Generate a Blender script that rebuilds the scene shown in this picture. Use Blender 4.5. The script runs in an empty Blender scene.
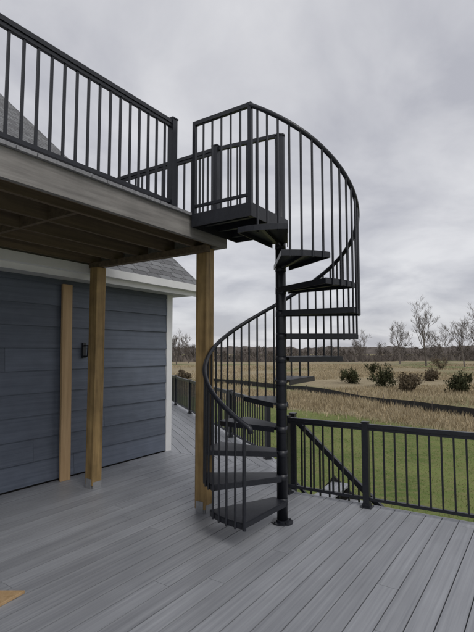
import bpy, math, random
from mathutils import Vector, noise
random.seed(7)
R=math.radians
scene=bpy.context.scene
scene.view_settings.view_transform='Standard'
scene.view_settings.look='None'
scene.view_settings.exposure=0

# ------------------------------------------------------------ frame
A=R(34)
U=Vector((math.sin(A),math.cos(A),0)); Wd=Vector((math.cos(A),-math.sin(A),0)); Z=Vector((0,0,1))
C=Vector((-1.11,7.48,0))
def P(u,w,z=0): return C+U*u+Wd*w+Z*z

# ------------------------------------------------------------ materials
def newmat(name):
    m=bpy.data.materials.new(name); m.use_nodes=True
    nt=m.node_tree; b=nt.nodes['Principled BSDF']; return m,nt,b
def nmat(name,c1,c2,scale=(5,5,5),rough=.6,coord='Object',bump=0.0,shade=0.0,metallic=0.0,detail=6,lo=.3,hi=.7,fine=None,spec=.5,rot=(0,0,0),rvar=0,big=None):
    m,nt,b=newmat(name); N=nt.nodes; L=nt.links
    tc=N.new('ShaderNodeTexCoord'); mp=N.new('ShaderNodeMapping'); mp.inputs['Scale'].default_value=scale
    mp0=N.new('ShaderNodeMapping'); mp0.inputs['Rotation'].default_value=rot
    L.new(tc.outputs[coord],mp0.inputs[0]); L.new(mp0.outputs[0],mp.inputs[0])
    nz=N.new('ShaderNodeTexNoise'); nz.inputs['Scale'].default_value=1; nz.inputs['Detail'].default_value=detail; nz.inputs['Roughness'].default_value=.62
    L.new(mp.outputs[0],nz.inputs['Vector'])
    cr=N.new('ShaderNodeValToRGB'); cr.color_ramp.elements[0].position=lo; cr.color_ramp.elements[1].position=hi
    cr.color_ramp.elements[0].color=(*c1,1); cr.color_ramp.elements[1].color=(*c2,1)
    L.new(nz.outputs['Fac'],cr.inputs[0]); col=cr.outputs[0]
    def scaleby(col,src,lo_,hi_,f0=0,f1=1):
        mr=N.new('ShaderNodeMapRange'); mr.inputs['From Min'].default_value=f0; mr.inputs['From Max'].default_value=f1
        mr.inputs['To Min'].default_value=lo_; mr.inputs['To Max'].default_value=hi_
        L.new(src,mr.inputs[0])
        vm=N.new('ShaderNodeVectorMath'); vm.operation='SCALE'; L.new(col,vm.inputs[0]); L.new(mr.outputs[0],vm.inputs['Scale']); return vm.outputs[0]
    if fine:
        n2=N.new('ShaderNodeTexNoise'); n2.inputs['Scale'].default_value=fine[0]; n2.inputs['Detail'].default_value=4
        L.new(tc.outputs[coord],n2.inputs['Vector'])
        col=scaleby(col,n2.outputs['Fac'],1-fine[1],1+fine[1],.3,.7)
    if big:
        n3=N.new('ShaderNodeTexNoise'); n3.inputs['Scale'].default_value=big[0]; n3.inputs['Detail'].default_value=5
        L.new(tc.outputs['Object'],n3.inputs['Vector'])
        col=scaleby(col,n3.outputs['Fac'],1-big[1],1+big[1],.35,.65)
        if rvar:
            mr=N.new('ShaderNodeMapRange'); mr.inputs['From Min'].default_value=.35; mr.inputs['From Max'].default_value=.65; mr.inputs['To Min'].default_value=rough-rvar; mr.inputs['To Max'].default_value=rough+rvar
            L.new(n3.outputs['Fac'],mr.inputs[0]); L.new(mr.outputs[0],b.inputs['Roughness'])
    if shade:
        at=N.new('ShaderNodeAttribute'); at.attribute_name='shade'
        col=scaleby(col,at.outputs['Fac'],1-shade,1+shade)
    L.new(col,b.inputs['Base Color'])
    if not rvar: b.inputs['Roughness'].default_value=rough
    b.inputs['Metallic'].default_value=metallic
    b.inputs['Specular IOR Level'].default_value=spec
    if bump:
        bp=N.new('ShaderNodeBump'); bp.inputs['Strength'].default_value=bump; bp.inputs['Distance'].default_value=.01
        L.new(nz.outputs['Fac'],bp.inputs['Height']); L.new(bp.outputs[0],b.inputs['Normal'])
    return m
M={}
M['metal']=nmat('black_powder_coat',(.009,.010,.015),(.016,.018,.024),(40,40,40),.38,bump=.05)
M['tread']=nmat('black_tread',(.011,.012,.017),(.021,.023,.030),(30,30,30),.5,bump=.1,fine=(8,.2))
M['deckA']=nmat('grey_composite_decking',(.215,.223,.242),(.350,.360,.380),(.7,38,1),.46,'UV',bump=.10,shade=.10,fine=(2.0,.07),lo=.28,hi=.72,spec=.45,rvar=.08,big=(.9,.07))
M['deckU']=nmat('upper_decking',(.18,.18,.19),(.30,.30,.31),(1.1,30,1),.6,'UV',shade=.1)
M['under']=nmat('substructure_and_gap_shade',(.012,.011,.01),(.03,.028,.025),(5,5,5),.9)  # near-black; also stands in for shade seen through the deck board gaps
M['siding']=nmat('blue_grey_siding',(.090,.108,.143),(.135,.156,.198),(.9,26,1),.6,'UV',bump=.45,shade=.12,fine=(6,.08))
M['white']=nmat('white_trim',(.70,.70,.70),(.80,.80,.79),(3,3,3),.5)
M['soffit']=nmat('soffit_white',(.55,.55,.54),(.62,.62,.61),(3,3,3),.6)
M['post']=nmat('treated_pine_post',(.18,.113,.042),(.42,.285,.12),(22,22,1.1),.7,bump=.25,fine=(6,.22))
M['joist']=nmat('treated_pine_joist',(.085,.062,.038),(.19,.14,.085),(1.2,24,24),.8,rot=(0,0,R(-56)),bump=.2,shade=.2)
M['rim']=nmat('weathered_rim_board',(.165,.155,.145),(.31,.295,.275),(1.4,30,26),.8,rot=(0,0,R(-56)),bump=.25,fine=(3,.15))
M['plank']=nmat('fresh_plank',(.36,.23,.11),(.54,.37,.20),(25,25,1.2),.65,bump=.15)
M['galv']=nmat('galvanised_steel',(.35,.36,.37),(.5,.5,.5),(20,20,20),.45,metallic=.6)
M['dry']=nmat('dry_grass_blades',(.31,.25,.155),(.49,.41,.275),(.3,.3,.3),.9,shade=.35,spec=.1)
M['lawnb']=nmat('lawn_blades',(.095,.140,.038),(.18,.225,.07),(.5,.5,.5),.9,shade=.3,spec=.1)
M['bark']=nmat('grey_bark',(.11,.095,.085),(.19,.165,.145),(4,4,4),.9,shade=.3,spec=.1)
M['woods']=nmat('bare_woods',(.085,.075,.068),(.16,.138,.122),(.12,.12,.12),.95,shade=.35,spec=.05)
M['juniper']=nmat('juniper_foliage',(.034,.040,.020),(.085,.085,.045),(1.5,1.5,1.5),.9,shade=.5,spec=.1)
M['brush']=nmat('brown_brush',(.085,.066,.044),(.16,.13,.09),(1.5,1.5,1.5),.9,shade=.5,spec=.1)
M['silt']=nmat('black_silt_fabric',(.015,.015,.016),(.035,.035,.035),(3,3,3),.8)
def roofmat():
    m,nt,b=newmat('asphalt_shingles'); N=nt.nodes; L=nt.links
    tc=N.new('ShaderNodeTexCoord'); br=N.new('ShaderNodeTexBrick'); L.new(tc.outputs['UV'],br.inputs['Vector'])
    br.inputs['Scale'].default_value=1; br.inputs['Brick Width'].default_value=.26; br.inputs['Row Height'].default_value=.14
    br.inputs['Mortar Size'].default_value=.008; br.inputs['Color1'].default_value=(.20,.205,.21,1); br.inputs['Color2'].default_value=(.12,.12,.125,1); br.inputs['Mortar'].default_value=(.05,.05,.05,1)
    nz=N.new('ShaderNodeTexNoise'); nz.inputs['Scale'].default_value=45; L.new(tc.outputs['UV'],nz.inputs['Vector'])
    mr=N.new('ShaderNodeMapRange'); mr.inputs['To Min'].default_value=.6; mr.inputs['To Max'].default_value=1.4; L.new(nz.outputs['Fac'],mr.inputs[0])
    vm=N.new('ShaderNodeVectorMath'); vm.operation='SCALE'; L.new(br.outputs['Color'],vm.inputs[0]); L.new(mr.outputs[0],vm.inputs['Scale'])
    L.new(vm.outputs[0],b.inputs['Base Color']); b.inputs['Roughness'].default_value=.95
    bp=N.new('ShaderNodeBump'); bp.inputs['Strength'].default_value=.5; bp.inputs['Distance'].default_value=.01; L.new(br.outputs['Fac'],bp.inputs['Height']); bp.invert=True; L.new(bp.outputs[0],b.inputs['Normal'])
    return m
M['roof']=roofmat()
def groundmat():
    m,nt,b=newmat('lawn_and_dry_field'); N=nt.nodes; L=nt.links
    g=N.new('ShaderNodeNewGeometry')
    def nz(s,d=6):
        n=N.new('ShaderNodeTexNoise'); n.inputs['Scale'].default_value=s; n.inputs['Detail'].default_value=d; L.new(g.outputs['Position'],n.inputs['Vector']); return n.outputs['Fac']
    def ramp(src,c1,c2,lo=.35,hi=.65):
        r=N.new('ShaderNodeValToRGB'); r.color_ramp.elements[0].position=lo; r.color_ramp.elements[1].position=hi
        r.color_ramp.elements[0].color=(*c1,1); r.color_ramp.elements[1].color=(*c2,1); L.new(src,r.inputs[0]); return r.outputs[0]
    def mix(f,a,bb):
        x=N.new('ShaderNodeMix'); x.data_type='RGBA'; L.new(f,x.inputs[0]); L.new(a,x.inputs[6]); L.new(bb,x.inputs[7]); return x.outputs[2]
    lawn=mix(ramp(nz(7),(0,0,0),(1,1,1),.4,.75),ramp(nz(.8),(.105,.150,.042),(.18,.215,.07)),ramp(nz(30),(.16,.15,.06),(.25,.24,.11)))
    dry=mix(ramp(nz(1.3),(0,0,0),(1,1,1)),ramp(nz(.25),(.25,.205,.13),(.38,.32,.205)),ramp(nz(9),(.21,.17,.105),(.40,.335,.225)))
    green=ramp(nz(2),(.13,.155,.06),(.20,.21,.10))
    dry=mix(ramp(nz(.045,3),(0,0,0),(1,1,1),.52,.60),dry,green)
    dt=N.new('ShaderNodeVectorMath'); dt.operation='DOT_PRODUCT'; L.new(g.outputs['Position'],dt.inputs[0]); dt.inputs[1].default_value=(.763,.646,0)
    w=N.new('ShaderNodeMath'); w.operation='MULTIPLY_ADD'; L.new(nz(.5,4),w.inputs[0]); w.inputs[1].default_value=2.5; L.new(dt.outputs['Value'],w.inputs[2])
    mr=N.new('ShaderNodeMapRange'); mr.inputs['From Min'].default_value=16.2; mr.inputs['From Max'].default_value=16.9; L.new(w.outputs[0],mr.inputs[0])
    L.new(mix(mr.outputs[0],lawn,dry),b.inputs['Base Color']); b.inputs['Roughness'].default_value=.95; b.inputs['Specular IOR Level'].default_value=.1
    bp=N.new('ShaderNodeBump'); bp.inputs['Strength'].default_value=.6; bp.inputs['Distance'].default_value=.05; L.new(nz(12),bp.inputs['Height']); L.new(bp.outputs[0],b.inputs['Normal'])
    return m
M['ground']=groundmat()

# ------------------------------------------------------------ mesh builder
class B:
    def __init__(s): s.v=[];s.f=[];s.uv=[];s.sh=[]
    def face(s,idx,uv=None,sh=.5):
        s.f.append(idx); s.uv.append(uv if uv else [(0,0)]*len(idx)); s.sh.append(sh)
    def add(s,pts): 
        n=len(s.v); s.v.extend([tuple(p) for p in pts]); return n
    def obox(s,o,a,b,c,sh=.5,uvs=None):
        o=Vector(o);a=Vector(a);b=Vector(b);c=Vector(c)
        if a.cross(b).dot(c)<0: a,b=b,a
        n=s.add([o,o+a,o+a+b,o+b,o+c,o+a+c,o+a+b+c,o+b+c])
        la,lb,lc=a.length,b.length,c.length
        ou=random.uniform(0,50); ov=random.uniform(0,50)
        def q(i,x,y): 
            if y>x: uv=[(ou,ov),(ou,ov+x),(ou+y,ov+x),(ou+y,ov)]
            else: uv=[(ou,ov),(ou+x,ov),(ou+x,ov+y),(ou,ov+y)]
            s.face([n+j for j in i],uv,sh)
        q((0,3,2,1),lb,la);q((4,5,6,7),la,lb);q((0,1,5,4),la,lc);q((1,2,6,5),lb,lc);q((2,3,7,6),la,lc);q((3,0,4,7),lb,lc)
    def uw(s,u0,u1,w0,w1,z0,z1,sh=.5):
        s.obox(P(u0,w0,z0),U*(u1-u0),Wd*(w1-w0),Z*(z1-z0),sh)
    def bar(s,p0,p1,wd,ht,up=Z,sh=.5):
        p0=Vector(p0);p1=Vector(p1);d=(p1-p0); dn=d.normalized()
        side=dn.cross(up)
        if side.length<1e-4: side=Vector((1,0,0))
        side.normalize(); up2=side.cross(dn).normalized()
        s.obox(p0-side*wd/2-up2*ht/2,d,side*wd,up2*ht,sh)
    def post(s,p,z0,z1,size,ax=U,sh=.5):
        ax=ax.normalized(); ay=Vector((-ax.y,ax.x,0))
        s.obox(Vector((p[0],p[1],z0))-ax*size/2-ay*size/2,ax*size,ay*size,Z*(z1-z0),sh)
    def tube(s,pts,rad,n=8,caps=True,sh=.5):
        pts=[Vector(p) for p in pts]
        if not hasattr(rad,'__len__'): rad=[rad]*len(pts)
        rings=[]
        ref=None
        for i,p in enumerate(pts):
            d=(pts[min(i+1,len(pts)-1)]-pts[max(i-1,0)]).normalized()
            if ref is None:
                ref=Vector((1,0,0)) if abs(d.x)<.8 else Vector((0,1,0))
            x=(ref-d*ref.dot(d)).normalized(); ref=x; y=d.cross(x)
            rings.append(s.add([p+(x*math.cos(2*math.pi*k/n)+y*math.sin(2*math.pi*k/n))*rad[i] for k in range(n)]))
        for a,b in zip(rings,rings[1:]):
            for k in range(n):
                s.face([a+k,a+(k+1)%n,b+(k+1)%n,b+k],None,sh)
        if caps:
            s.face([rings[0]+k for k in reversed(range(n))],None,sh); s.face([rings[-1]+k for k in range(n)],None,sh)
    def prism(s,poly,z0,z1,sh=.5,uvf=None):
        area=sum(poly[i][0]*poly[(i+1)%len(poly)][1]-poly[(i+1)%len(poly)][0]*poly[i][1] for i in range(len(poly)))
        if area<0: poly=poly[::-1]
        n=len(poly); a=s.add([(p[0],p[1],z1) for p in poly]); b=s.add([(p[0],p[1],z0) for p in poly])
        uv=[uvf(p) for p in poly] if uvf else None
        s.face([a+i for i in range(n)],uv,sh); s.face([b+i for i in reversed(range(n))],uv[::-1] if uv else None,sh)
        for i in range(n):
            j=(i+1)%n; s.face([a+i,b+i,b+j,a+j],[uv[i],uv[i],uv[j],uv[j]] if uv else None,sh)
    def obj(s,name,mat,parent=None,smooth=False,bevel=0):
        me=bpy.data.meshes.new(name); me.from_pydata(s.v,[],s.f)
        ul=me.uv_layers.new(name='UVMap'); flat=[c for f in s.uv for p in f for c in p]; ul.data.foreach_set('uv',flat)
        at=me.attributes.new('shade','FLOAT','FACE'); at.data.foreach_set('value',s.sh)
        me.materials.append(M[mat]); me.update()
        if smooth: me.polygons.foreach_set('use_smooth',[True]*len(me.polygons))
        o=bpy.data.objects.new(name,me); scene.collection.objects.link(o)
        if parent: o.parent=parent
        if bevel:
            md=o.modifiers.new('bevel','BEVEL'); md.width=bevel; md.segments=2; md.limit_method='ANGLE'
        return o
def empty(name):
    e=bpy.data.objects.new(name,None); scene.collection.objects.link(e); return e

# ------------------------------------------------------------ lower deck
def clip(poly,planes):
    for nx,ny,c in planes:
        out=[]
        for i in range(len(poly)):
            p,q=poly[i],poly[(i+1)%len(poly)]
            dp=nx*p[0]+ny*p[1]-c; dq=nx*q[0]+ny*q[1]-c
            if dp<=0: out.append(p)
            if dp*dq<0:
                t=dp/(dp-dq); out.append((p[0]+(q[0]-p[0])*t,p[1]+(q[1]-p[1])*t))
        poly=out
        if len(poly)<3: return []
    return poly
def plane_through(a,b,inside):
    nx,ny=(b[1]-a[1]),-(b[0]-a[0]); l=math.hypot(nx,ny); nx/=l;ny/=l; c=nx*a[0]+ny*a[1]
    if nx*inside[0]+ny*inside[1]>c: nx,ny,c=-nx,-ny,-c
    return (nx,ny,c)
def boards(b,org,d,planes,prange,lrange,wd=.137,gap=.0075,z1=0,th=.025,off=0):
    d=d.normalized(); pp=Vector((d.y,-d.x,0))
    s=prange[0]
    while s<prange[1]:
        l=lrange[0]-random.uniform(0,4)
        while l<lrange[1]:
            ln=random.choice([3.66,4.88,4.88])
            qs=[org+d*x+pp*y for x,y in ((l,s),(l+ln-.003,s),(l+ln-.003,s+wd),(l,s+wd))]
            pl=clip([(q.x,q.y) for q in qs],planes)
            ou=random.uniform(0,60); ov=random.uniform(0,60)
            if pl:
                b.prism(pl,z1-th,z1,random.random(),lambda p:(ou+(p[0]-org.x)*d.x+(p[1]-org.y)*d.y,ov+(p[0]-org.x)*pp.x+(p[1]-org.y)*pp.y))
            l+=ln
        s+=wd+gap
R1a=Vector((.60,5.33,0)); R1d=Vector((math.cos(R(31)),-math.sin(R(31)),0)); R1b=R1a+R1d*7
R2a=Vector((.52,6.9,0)); R2b=Vector((-2.9,16.9,0))
cam2=(0,0)
pR1=plane_through(R1a,R1b,cam2); nR1=(-pR1[0],-pR1[1],-pR1[2])
wall=plane_through(P(0,.03),P(1,.03),P(0,3))
ue=-.05; pU=plane_through(P(ue,0),P(ue,1),P(-3,0)); pU2=plane_through(P(ue+.006,0),P(ue+.006,1),P(3,0))
side=plane_through(R1a+Vector((.04,0,0)),R2a+Vector((.04,0,0)),(-3,6))
right=plane_through(R1b,R1b-U,(0,0)); back=(0,-1,3.5); left=(-1,0,9)
pR2=plane_through(R2a+Vector((.05,0,0)),R2b+Vector((.05,0,0)),(-5,7))
gable=plane_through(P(.03,0),P(.03,1),P(3,0))
lower=empty('lower_deck')
b=B()
boards(b,P(0,0),U,[pR1,wall,right,back,left,pU],(0.03,11),(-13,6))
boards(b,P(0,0),U,[nR1,wall,pU,side],(0.03,5),(-6,1))
d2=(R2b-R2a).normalized()
boards(b,R2a,d2,[pU2,pR2,side,gable,(0,1,16.9)],(-9,3),(-6,14))
boards(b,R2a,d2,[pU2,pR2,side,plane_through(P(.03,0),P(.03,1),P(-3,0)),plane_through(P(0,.0),P(1,.0),P(0,3))],(-9,3),(-6,14))
b.obj('deck_boards','deckA',lower)
b=B()
for pls in ([pR1,wall,right,back,left],[nR1,wall,side,pU],[pU2,pR2,side,(0,1,16.9)]):
    pl=clip([(-12,-6),(14,-6),(14,20),(-12,20)],pls)
    b.prism(pl,-.20,-.045)
b.obj('gap_shade_sheet','under',lower)  # solid dark sheet below the boards, its colour paints the shade in the gaps
b=B()
off=Vector((-R1d.y,R1d.x,0))*.02
b.obox(R1a+off+Vector((0,0,-.26)),R1d*7,off.normalized()*.022,Z*.255)
b.obox(Vector((.645,5.34,-.26)),R2a-R1a,Vector((.022,0,0)),Z*.255)
b.obj('fascia_board','deckA',lower)
b=B()
for q in (R1a+R1d*.3,R1a+R1d*3,R1a+R1d*6,R2a+Vector((-.2,.3,0)),R2a+d2*4,P(-3,4)):
    b.post(q-off*6,-1.2,-.2,.14)
b.obj('support_posts','post',lower)

# ------------------------------------------------------------ railings
def rail(b,a,c,h,za=0,zc=0,sp=.108,bal=.017,post0=True,post1=True,posts=(),low=.085,ps=.064,top=(.048,.036),pd=.0):
    a=Vector(a);c=Vector(c);a.z=0;c.z=0; d=c-a; L=d.length; dn=d/L
    A3=a+Z*za; C3=c+Z*zc
    b.bar(A3+Z*(h-top[1]/2),C3+Z*(h-top[1]/2),top[0],top[1])
    b.bar(A3+Z*(h-top[1]-.016),C3+Z*(h-top[1]-.016),.03,.026)
    b.bar(A3+Z*low,C3+Z*low,.032,.03)
    n=max(1,round(L/sp)); 
    for i in range(1,n):
        t=i/n; q=a+d*t; z=za+(zc-za)*t
        b.post(q,z+low,z+h-top[1]-.01,bal,dn)
    ts=([0] if post0 else [])+([1] if post1 else [])+list(posts)
    for t in ts:
        q=a+d*t; z=za+(zc-za)*t
        b.post(q,z-pd,z+h+.012,ps,dn); b.post(q,z+h+.012,z+h+.024,ps+.012,dn)
        b.post(q,z,z+.012,ps+.05,dn); b.post(q,z+.012,z+.04,ps+.014,dn)
HT=.84
b=B(); inn=-off.normalized()*.07
rail(b,R1a+inn,R1a+inn+R1d*6.9,HT,posts=[.895/6.9,2.72/6.9,4.6/6.9]); b.obj('metal_railing','metal')
b=B(); rail(b,R2a+Vector((-.06,0,0)),R2b+Vector((-.06,0,0)),HT,posts=[.17,.34,.485,.66,.83]); b.obj('metal_railing','metal')

# stairs down to the lawn
st=empty('deck_stairs'); b=B(); c=B()
sd=R1d; sp_=off.normalized(); s0=R1a+sp_*.10
n=5; rise=.19; run=.22
for i in range(n):
    o=s0+sd*(.05+i*run)
    b.obox(o+Z*(-rise*(i+1)-.028),sd*(run+.02),sp_*1.2,Z*.028)
b.obj('treads','deckA',st)
for k in (.0,1.18):
    c.bar(s0+sp_*(k+.02)+Z*-.2,s0+sd*(n*run)+sp_*(k+.02)+Z*(-.2-rise*n+.1),.038,.22)
c.obj('stringers','under',st)
c=B()
rail(c,s0+sp_*.05+sd*-.02,s0+sp_*.05+sd*(n*run-.02),.84,0,-rise*n,pd=.05)
c.obj('stair_railing','metal',st)

# ------------------------------------------------------------ house
house=empty('blue_house')
b=B(); ex=.268
zz=0.02
while zz<2.5:
    z1=min(zz+ex,2.52); uu=-.09
    uu-= random.uniform(1.0,3.6)
    pu=-.09
    while pu>-11:
        a0,a1=uu+.0015,pu-.0015
        ou=random.uniform(0,50);ov=random.uniform(0,50);sh=random.random()
        n0=b.add([P(a0,.030,zz),P(a1,.030,zz),P(a1,.008,z1),P(a0,.008,z1),P(a0,.0,zz),P(a1,.0,zz)])
        l=a1-a0
        b.face([n0,n0+1,n0+2,n0+3],[(ou,ov),(ou+l,ov),(ou+l,ov+ex),(ou,ov+ex)],sh); b.face([n0+4,n0+5,n0+1,n0],None,sh)
        b.face([n0+1,n0+5,n0+2],None,sh); b.face([n0,n0+3,n0+4],None,sh)
        pu=uu; uu-=3.66
    n0=b.add([P(.030,-.09,zz),P(.030,-13.9,zz),P(.008,-13.9,z1),P(.008,-.09,z1),P(0,-.09,zz),P(0,-13.9,zz)])
    b.face([n0+3,n0+2,n0+1,n0],[(0,0),(14,0),(14,ex),(0,ex)]); b.face([n0,n0+1,n0+5,n0+4])
    zz+=ex
sl=.83; zr=2.65; ridge_w=-7.0
gz=lambda w: zr+(.4-w)*sl if w>ridge_w else zr+(.4-ridge_w)*sl-(ridge_w-w)*sl
n0=b.add([P(.012,0,2.5),P(.012,-14,2.5),P(.012,-14,gz(-14)-.06),P(.012,-7,gz(-7)-.06),P(.012,0,gz(0)-.06)]); b.face([n0,n0+1,n0+2,n0+3,n0+4],[(0,0),(14,0),(14,1),(7,6),(0,1)])
b.obj('lap_siding','siding',house)
b=B(); b.uw(-11,-.01,-13.9,-.004,-1.1,2.5); b.obj('wall_core','under',house)
b=B()
b.uw(-.09,.034,.0,.036,0,2.5); b.uw(0,.034,-.10,-.001,0,2.5)
b.uw(-11,.30,.40,.422,2.47,2.63)
b.obj('corner_trim_and_fascia','white',house)
b=B(); b.uw(-11,.29,.001,.40,2.50,2.515); b.uw(.04,.29,-14,.0,2.50,2.515); b.obj('soffit','soffit',house)
b=B()
b.uw(-11,.30,.424,.50,2.54,2.55); b.uw(-11,.30,.50,.508,2.54,2.645); b.uw(.292,.30,.424,.50,2.551,2.645)
b.obj('gutter','white',house)
b=B()
def slab(wA,zA,wB,zB,uA,uB,th=.03):
    L=math.hypot(wB-wA,zB-zA)
    q=[P(uA,wA,zA),P(uB,wA,zA),P(uB,wB,zB),P(uA,wB,zB)]
    n0=b.add(q+[x-Z*th for x in q])
    uv=[(uA,0),(uB,0),(uB,L),(uA,L)]
    b.face([n0,n0+1,n0+2,n0+3],uv); b.face([n0+7,n0+6,n0+5,n0+4],uv)
    for i in range(4):
        j=(i+1)%4; b.face([n0+j,n0+i,n0+4+i,n0+4+j])
slab(.45,zr-.0,ridge_w,gz(ridge_w)+.04,-11,.32); slab(-14.45,zr,ridge_w-.01,gz(ridge_w)+.04,-11,.32)
b.obj('shingle_roof','roof',house)
b=B()
for (wa,za,wb,zb) in ((.42,zr-.12,ridge_w,gz(ridge_w)-.08),(-14.42,zr-.12,ridge_w,gz(ridge_w)-.08)):
    b.bar(P(.30,wa,za+.0),P(.30,wb,zb),.02,.16)
b.obj('rake_board','white',house)

b=B()
hk=P(-1.72,.03,0)
b.obox(hk+Z*1.50,U*.05,Wd*.02,Z*.20); b.bar(hk+Z*1.66+U*.025+Wd*.02,hk+Z*1.66+U*.025+Wd*.10,.018,.018); b.bar(hk+Z*1.52+U*.025+Wd*.02,hk+Z*1.52+U*.025+Wd*.09,.018,.018); b.bar(hk+Z*1.52+U*.025+Wd*.09,hk+Z*1.67+U*.025+Wd*.10,.016,.016,up=U)
b.obj('wall_bracket','metal')

b=B(); b.obox(P(-2.06,.10,0.0),U*.14,Wd*.035,Z*2.44+Wd*-.06); b.obj('wooden_plank','plank',bevel=.003)
b=B(); q=Vector((-1.92,2.94,0.001)); b.obox(q,Vector((.42,-.0,0)),Vector((.10,.20,0)),Z*.02); b.obj('wood_offcut','plank',bevel=.002)

# ------------------------------------------------------------ upper deck
ud=empty('upper_deck'); WE=2.40; UE=-1.76; U0=-9; zt=2.875
b=B()
pl=[plane_through(P(UE+.03,0),P(UE+.03,1),P(-4,0)),plane_through(P(0,WE+.03),P(1,WE+.03),P(0,0)),plane_through(P(0,.33),P(1,.33),P(0,2)),plane_through(P(U0,0),P(U0,1),P(-4,0))]
boards(b,P(0,.33),Wd*-1,pl,(-9.5,9.5),(-6,4),z1=zt,gap=.006)
b.obj('decking','deckU',ud)
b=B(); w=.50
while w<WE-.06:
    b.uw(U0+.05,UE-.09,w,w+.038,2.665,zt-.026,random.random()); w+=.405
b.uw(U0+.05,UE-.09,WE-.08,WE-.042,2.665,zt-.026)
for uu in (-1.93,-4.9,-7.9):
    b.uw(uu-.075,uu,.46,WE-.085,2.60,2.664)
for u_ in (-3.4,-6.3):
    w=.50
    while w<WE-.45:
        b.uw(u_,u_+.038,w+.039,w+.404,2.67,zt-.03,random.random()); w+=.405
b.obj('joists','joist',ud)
b=B()
b.uw(U0+.02,UE-.089,WE-.040,WE,2.655,zt-.027); b.uw(UE-.088,UE-.0,.46,WE+.0,2.655,zt-.027)
b.obj('rim_boards','rim',ud)
b=B(); b.uw(U0,UE,.42,.459,2.66,zt-.03); b.obj('ledger','rim',ud)
for (uu,ww) in ((-1.97,.63),(-1.87,2.20),(-7.9,2.17)):
    b=B(); q=P(uu,ww); b.post(q,.03,2.655 if -1.9<uu else 2.60,.133,U); o=b.obj('wooden_support_post','post',bevel=.006)
    b=B(); b.post(q,.0,.03,.12,U)
    b.obox(q-U*.075-Wd*.045,U*.006,Wd*.09,Z*.11); b.obox(q+U*.069-Wd*.045,U*.006,Wd*.09,Z*.11)
    b.obox(q-U*.06+Wd*.0675,U*.12,Wd*.006,Z*.075)
    k=b.obj('post_base','galv',o)
PU0=-2.37; PW1=3.08; ZT=2.86; RT=3.725
b=B(); rw=WE-.10; rh=3.735-zt
aR=P(UE-.06,rw); cR=P(-2.50,rw)
def railU(b,a,c,**k): rail(b,a,c,rh,zt,zt,**k)
railU(b,aR,aR-U*.03,post1=False)
railU(b,cR,P(-9,rw),posts=[.37,.69],sp=.105)
railU(b,P(UE-.06,rw),P(UE-.06,.55),posts=[])
b.obj('metal_railing','metal')

# ------------------------------------------------------------ spiral staircase
sp=empty('spiral_staircase')
pc=P(-1.705,3.0); px,py=pc.x,pc.y
def cyl(b,r,z0,z1,n=24,sh=.5):
    b.tube([(px,py,z0),(px,py,z1)],r,n)
def smooth_sides(o):
    for p in o.data.polygons: p.use_smooth=len(p.vertices)==4
b=B(); cyl(b,.050,.01,RT-.01); cyl(b,.053,RT-.012,RT+.006)
o=b.obj('center_pole','metal',sp)
smooth_sides(o)
b=B(); cyl(b,.10,0,.012); cyl(b,.06,.012,.03)
for k in range(4):
    a=k*math.pi/2+.4; b.tube([(px+.08*math.cos(a),py+.08*math.sin(a),.012),(px+.08*math.cos(a),py+.08*math.sin(a),.024)],.009,6)
b.obj('base_plate','metal',sp)
RS=.22; NT=12; RO=.725; ang=lambda k: 222-30*(k-1)
kof=lambda a: 1+(222-a)/30
cor=P(PU0+.015,PW1-.015,0)
ca=math.degrees(math.atan2(cor.y-py,cor.x-px)); cr_=math.hypot(cor.x-px,cor.y-py)
zr0=lambda a: RS*kof(a)+.915
def rr(a):
    A0=-70
    if a>A0: return RO+.006
    t=min(1,(A0-a)/(A0-ca)); t=t*t; return (RO+.006)*(1-t)+cr_*t
zgap=RT-zr0(ca)
def zrail(a):
    z=zr0(a); A0=-10
    if a<A0:
        t=min(1,(A0-a)/(A0-ca)); z+=zgap*(t*t*(3-2*t)*.5+t*.5)
    return z
tr=B(); fr=B(); hub=B()
def pt(a,r,z=0): return Vector((px+r*math.cos(R(a)),py+r*math.sin(R(a)),z))
for k in range(1,NT+1):
    z=RS*k; a=ang(k)
    d=Vector((math.cos(R(a)),math.sin(R(a)),0)); s=Vector((-d.y,d.x,0)); pcv=Vector((px,py,0))
    outer=[pt(a+t,RO) for t in (-17,-11,-5,0,5,11,17)]
    poly=[pcv+d*.03-s*.075]+outer+[pcv+d*.03+s*.075]
    tr.prism([(p.x,p.y) for p in poly],z-.010,z)
    n=len(poly)
    for i in range(n):
        p0,p1=poly[i],poly[(i+1)%n]
        if i==n-1: continue
        fr.bar(p0+Z*(z-.030),p1+Z*(z-.030),.007,.040)
    fr.bar(pcv+d*.03+Z*(z-.026),pcv+d*(RO-.01)+Z*(z-.026),.03,.03)
    hub.tube([(px,py,z-.06),(px,py,z+.004)],.052,24)
tr.obj('tread_plates','tread',sp); fr.obj('tread_frames','metal',sp); o=hub.obj('tread_hubs','metal',sp)
smooth_sides(o)
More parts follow.
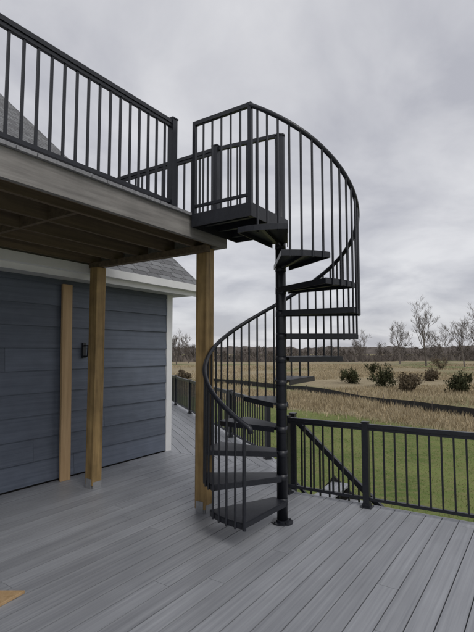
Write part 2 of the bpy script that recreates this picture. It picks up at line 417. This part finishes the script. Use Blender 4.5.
# platform
b=B()
poly=[P(-1.63,WE+.032),P(-1.63,3.0),P(-1.70,PW1),P(PU0,PW1),P(PU0,WE+.032)]
b.prism([(p.x,p.y) for p in poly],ZT-.012,ZT)
for i in range(5):
    p0,p1=poly[i],poly[(i+1)%5]; b.bar(p0+Z*(ZT-.067),p1+Z*(ZT-.067),.008,.11)
for uu in (-2.18,-1.95):
    b.bar(P(uu,WE+.035,ZT-.045),P(uu,PW1-.005,ZT-.045),.035,.06)
b.bar(P(-1.712,2.98,ZT-.05),P(-1.712,WE+.036,ZT-.05),.04,.07)
b.obj('landing_platform','tread',sp)
aS=243
pts=[]
a=aS
while a>ca+.5: 
    pts.append(pt(a,rr(a),zrail(a))); a-=2.5
pts.append(cor+Z*RT)
pts=[pt(aS+2,RO+.006,zrail(aS)-.05),pt(aS+1,RO+.006,zrail(aS)-.012)]+pts
b=B(); b.tube(pts,.021,10); o=b.obj('handrail','metal',sp,smooth=True)
b=B()
for k in range(1,NT+1):
    for t in (-11.25,-3.75,3.75,11.25):
        a=ang(k)+t; z=RS*k
        if a<ca+6: continue
        q=pt(a,rr(a)+.002); b.tube([q+Z*(z-.056),q+Z*(zrail(a))],.0098,6)
q=pt(ang(1)+18,RO+.006); b.tube([q+Z*(.22-.056),q+Z*zrail(ang(1)+18)],.016,8)
f0=P(PU0+.015,WE+.05); 
def prail(p0,p1):
    L=(p1-p0).length; n=round(L/.11)
    b.bar(p0+Z*(RT-.0),p1+Z*(RT-.0),.036,.036); b.bar(p0+Z*(ZT+.07),p1+Z*(ZT+.07),.025,.025)
    for i in range(1,n):
        q=p0+(p1-p0)*i/n; b.tube([q+Z*(ZT-.01),q+Z*(RT-.01)],.0095,6)
prail(f0,cor)
prail(P(UE-.045,rw+.03),P(-1.72,2.965))
b.post(cor,ZT-.12,RT+.020,.034,U); b.post(f0,ZT-.11,RT+.018,.034,U)
b.obj('balusters','metal',sp)

# ------------------------------------------------------------ ground
GZ=-1.05
xs=[-900,-500,-300,-200]+[x for x in range(-150,151,6)]+[200,300,500,900]
ys=[-200,-60,-20]+[y for y in range(-8,160,4)]+[200,300,500,900,1500]
def gh(x,y):
    if y<9 or abs(x)>160 : return GZ
    k=min(1,(y-9)/60)
    return GZ+k*(noise.noise(Vector((x*.03,y*.03,3)))*.4)
b=B(); n0=b.add([(x,y,gh(x,y)) for y in ys for x in xs])
nx=len(xs)
for j in range(len(ys)-1):
    for i in range(nx-1):
        b.face([n0+j*nx+i,n0+j*nx+i+1,n0+(j+1)*nx+i+1,n0+(j+1)*nx+i])
b.obj('ground','ground',smooth=True)
b=B(); prev=None
for i in range(0,361):
    a=R(20+140*i/360); 
    row=[]
    for (rr_,hh) in ((330,0),(340,4.5),(352,6.5),(390,0)):
        h=hh*(.8+.3*noise.noise(Vector((i*.06,1,0)))+.25*noise.noise(Vector((i*.9,4,hh))))
        row.append((rr_*math.cos(a),rr_*math.sin(a),GZ+h))
    n0=b.add(row)
    if prev is not None:
        for j in range(3): b.face([prev+j,n0+j,n0+j+1,prev+j+1],None,random.uniform(.3,.7))
    prev=n0
b.obj('distant_wooded_hills','woods')

def blades(b,x,y,h,n,sprd,wd):
    z=gh(x,y)-.02
    for _ in range(n):
        ox=x+random.gauss(0,sprd); oy=y+random.gauss(0,sprd)
        a=random.uniform(0,6.28); lx=random.gauss(0,.28)*h; ly=random.gauss(0,.28)*h; hh=h*random.uniform(.55,1.15)
        dx=math.cos(a)*wd; dy=math.sin(a)*wd
        n0=b.add([(ox-dx,oy-dy,z),(ox+dx,oy+dy,z),(ox+lx,oy+ly,z+hh)]); b.face([n0,n0+1,n0+2],None,random.random())
b=B(); cnt=0
while cnt<14000:
    y=12+ (random.random()**1.5)*70; x=random.uniform(-.75,.85)*y
    s=.763*x+.646*y
    if s<15.0+random.gauss(0,.3): continue
    near= s<20.5
    dn=noise.noise(Vector((x*.09,y*.09,7)))
    if dn<-.1 and not near: continue
    h=(.32 if near else .20)*(1+dn*.6)
    blades(b,x,y,h,7,.18+y*.005,.009+y*.0005); cnt+=1
b.obj('dry_grass','dry')
b=B(); cnt=0
while cnt<8000:
    y=random.uniform(6,19); x=random.uniform(-.3,.8)*y
    s=.763*x+.646*y
    if s>15.8 or x<.5: continue
    blades(b,x,y,.05,4,.09,.007); cnt+=1
b.obj('lawn_grass','lawnb')

sf=empty('silt_fence'); b=B(); c=B()
pts=[Vector((-2,38)),Vector((3.6,31.0)),Vector((6.4,24.5)),Vector((8.3,19.6)),Vector((9.6,17.6)),Vector((11.2,16.0))]
for p0,p1 in zip(pts,pts[1:]):
    n=int((p1-p0).length/.5)
    for i in range(n):
        a=p0.lerp(p1,i/n); d=p0.lerp(p1,(i+1)/n)
        ha=.30+.06*math.sin(a.x*3+a.y*2); hd=.30+.06*math.sin(d.x*3+d.y*2)
        n0=b.add([(a.x,a.y,gh(a.x,a.y)-.05),(d.x,d.y,gh(d.x,d.y)-.05),(d.x,d.y,gh(d.x,d.y)+hd),(a.x,a.y,gh(a.x,a.y)+ha)]); b.face([n0,n0+1,n0+2,n0+3])
        if i%4==0: c.post((a.x,a.y+.03),gh(a.x,a.y)-.1,gh(a.x,a.y)+.45,.03)
b.obj('fabric','silt',sf); c.obj('stakes','bark',sf)

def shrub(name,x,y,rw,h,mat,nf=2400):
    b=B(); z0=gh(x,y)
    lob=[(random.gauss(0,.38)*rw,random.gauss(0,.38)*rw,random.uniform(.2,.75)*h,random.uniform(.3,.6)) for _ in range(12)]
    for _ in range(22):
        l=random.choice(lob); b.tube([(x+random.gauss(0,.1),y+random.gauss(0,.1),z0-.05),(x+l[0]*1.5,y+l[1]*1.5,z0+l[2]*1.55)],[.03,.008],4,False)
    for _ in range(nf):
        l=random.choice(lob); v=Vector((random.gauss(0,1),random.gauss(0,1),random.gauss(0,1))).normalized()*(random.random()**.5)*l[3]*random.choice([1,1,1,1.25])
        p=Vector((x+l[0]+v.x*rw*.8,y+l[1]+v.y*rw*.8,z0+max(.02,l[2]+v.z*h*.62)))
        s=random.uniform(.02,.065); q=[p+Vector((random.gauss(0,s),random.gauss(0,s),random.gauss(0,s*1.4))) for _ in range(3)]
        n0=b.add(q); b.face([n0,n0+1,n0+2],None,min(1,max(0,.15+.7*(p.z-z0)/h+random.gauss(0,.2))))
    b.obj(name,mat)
def at(px_,Y): return (px_-237)/456*Y
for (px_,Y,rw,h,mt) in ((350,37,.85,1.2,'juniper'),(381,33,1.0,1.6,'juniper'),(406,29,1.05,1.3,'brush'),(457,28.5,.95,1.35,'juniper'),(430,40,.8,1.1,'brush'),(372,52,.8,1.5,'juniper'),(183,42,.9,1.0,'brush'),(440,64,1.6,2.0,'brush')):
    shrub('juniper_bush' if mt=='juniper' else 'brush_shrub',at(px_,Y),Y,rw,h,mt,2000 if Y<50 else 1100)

def tree(b,x,y,h,lvl=5,seedsh=.5,sides=4):
    z0=gh(x,y)-.1
    def br(p,d,L,r,k):
        pts=[p];rad=[r]; n=3
        for i in range(n):
            d=(d+Vector((random.gauss(0,.13),random.gauss(0,.13),random.gauss(0,.06)+.06))).normalized(); p=p+d*L/n; pts.append(p); rad.append(r*(1-.5*(i+1)/n))
        b.tube(pts,rad,sides if k>1 else 3,False,sh=min(1,max(0,seedsh+random.gauss(0,.2))))
        if k==0: return
        m=random.choice([3,4]) if k<lvl else 6
        for j in range(m):
            t=random.uniform(.3,1); i=min(n-1,int(t*n)); q=pts[i].lerp(pts[i+1],t*n-i)
            a=random.uniform(0,6.28); sp=random.uniform(.3,.75)
            x1=d.orthogonal().normalized(); y1=d.cross(x1)
            nd=(d*math.cos(sp)+(x1*math.cos(a)+y1*math.sin(a))*math.sin(sp)+Vector((0,0,.2))).normalized()
            br(q,nd,L*random.uniform(.5,.75),max(.014,r*.52*(1.15-.4*t)),k-1)
    br(Vector((x,y,z0)),Vector((0,0,1)),h*.42,h*.014,lvl)
for (px_,Y,h) in ((399,84,10),(425,74,11.5),(446,86,9.5),(463,72,9.5),(480,74,11.5),(362,105,8),(189,95,7),(177,84,7.5)):
    b=B(); tree(b,at(px_,Y),Y,h,5); b.obj('bare_tree','bark')
b=B()
for i in range(420):
    Y=random.uniform(115,185); X=random.uniform(-.75,.9)*Y; tree_h=random.uniform(2.8,6.8)*(.8 if -.05<X/Y<.25 else 1.05)
    z0=gh(X,Y)
    b.tube([(X,Y,z0-.1),(X+random.gauss(0,.3),Y,z0+tree_h*.8)],[.08,.03],4,False,sh=random.random())
    for _ in range(80):
        t=random.uniform(.0,.85)**1.2; a=random.uniform(0,6.28); l=tree_h*random.uniform(.15,.4)*(1.1-t*.6)
        p=Vector((X+random.gauss(0,.8)*(1-t),Y,z0+t*tree_h*.85)); q=p+Vector((math.cos(a)*l*.8,math.sin(a)*l*.75,l*random.uniform(.2,.9)))
        w_=random.uniform(.03,.10)
        n0=b.add([p+Vector((-w_,0,0)),p+Vector((w_,0,0)),q]); b.face([n0,n0+1,n0+2],None,random.random())
for i in range(9000):
    Y=random.uniform(112,150); X=random.uniform(-.75,.9)*Y; h=random.uniform(.5,1.8); w_=random.uniform(.1,.5); z0=gh(X,Y)-.1
    dx_=random.gauss(0,.5)
    n0=b.add([(X-w_,Y,z0),(X+w_,Y+random.gauss(0,.3),z0),(X+dx_,Y,z0+h)]); b.face([n0,n0+1,n0+2],None,random.random())
b.obj('distant_tree_line','woods')

# ------------------------------------------------------------ world + light
w=bpy.data.worlds.new('World'); scene.world=w; w.use_nodes=True
nt=w.node_tree; N=nt.nodes; L=nt.links; N.clear()
out=N.new('ShaderNodeOutputWorld'); bg1=N.new('ShaderNodeBackground'); bg2=N.new('ShaderNodeBackground'); mx=N.new('ShaderNodeMixShader')
sky=N.new('ShaderNodeTexSky'); sky.sky_type='NISHITA'; sky.sun_disc=False
el,rot=R(48),R(150)
sky.sun_elevation=el; sky.sun_rotation=rot
L.new(sky.outputs[0],bg1.inputs[0]); bg1.inputs[1].default_value=.08
tc=N.new('ShaderNodeTexCoord'); sx=N.new('ShaderNodeSeparateXYZ'); L.new(tc.outputs['Generated'],sx.inputs[0])
ad=N.new('ShaderNodeMath'); ad.operation='ADD'; ad.inputs[1].default_value=.22; L.new(sx.outputs['Z'],ad.inputs[0])
mxz=N.new('ShaderNodeMath'); mxz.operation='MAXIMUM'; mxz.inputs[1].default_value=.12; L.new(ad.outputs[0],mxz.inputs[0])
dx=N.new('ShaderNodeMath'); dx.operation='DIVIDE'; L.new(sx.outputs['X'],dx.inputs[0]); L.new(mxz.outputs[0],dx.inputs[1])
dy=N.new('ShaderNodeMath'); dy.operation='DIVIDE'; L.new(sx.outputs['Y'],dy.inputs[0]); L.new(mxz.outputs[0],dy.inputs[1])
cb=N.new('ShaderNodeCombineXYZ'); L.new(dx.outputs[0],cb.inputs[0]); L.new(dy.outputs[0],cb.inputs[1])
nz=N.new('ShaderNodeTexNoise'); nz.inputs['Scale'].default_value=1.5; nz.inputs['Detail'].default_value=7; nz.inputs['Roughness'].default_value=.54; nz.inputs['Distortion'].default_value=.4
L.new(cb.outputs[0],nz.inputs['Vector'])
cr=N.new('ShaderNodeValToRGB'); e=cr.color_ramp.elements; e[0].position=.36; e[0].color=(.50,.505,.555,1); e[1].position=.66; e[1].color=(.80,.80,.825,1)
L.new(nz.outputs['Fac'],cr.inputs[0]); L.new(cr.outputs[0],bg2.inputs[0]); bg2.inputs[1].default_value=1.0
mx.inputs[0].default_value=.9; L.new(bg1.outputs[0],mx.inputs[1]); L.new(bg2.outputs[0],mx.inputs[2]); L.new(mx.outputs[0],out.inputs[0])
sd_=bpy.data.lights.new('sun','SUN'); sd_.energy=1.1; sd_.angle=R(25); sd_.color=(1,.97,.93)
so=bpy.data.objects.new('sun',sd_); scene.collection.objects.link(so)
dv=Vector((math.sin(rot)*math.cos(el),math.cos(rot)*math.cos(el),math.sin(el)))
so.rotation_euler=dv.to_track_quat('Z','Y').to_euler(); so.location=dv*30

# ------------------------------------------------------------ camera
cd=bpy.data.cameras.new('camera'); cd.sensor_fit='VERTICAL'; cd.sensor_height=36; cd.lens=26; cd.clip_end=3000; cd.clip_start=.05
co=bpy.data.objects.new('camera',cd); scene.collection.objects.link(co); co.location=(0,0,1.6); co.rotation_euler=(R(94.3),0,0)
scene.camera=co
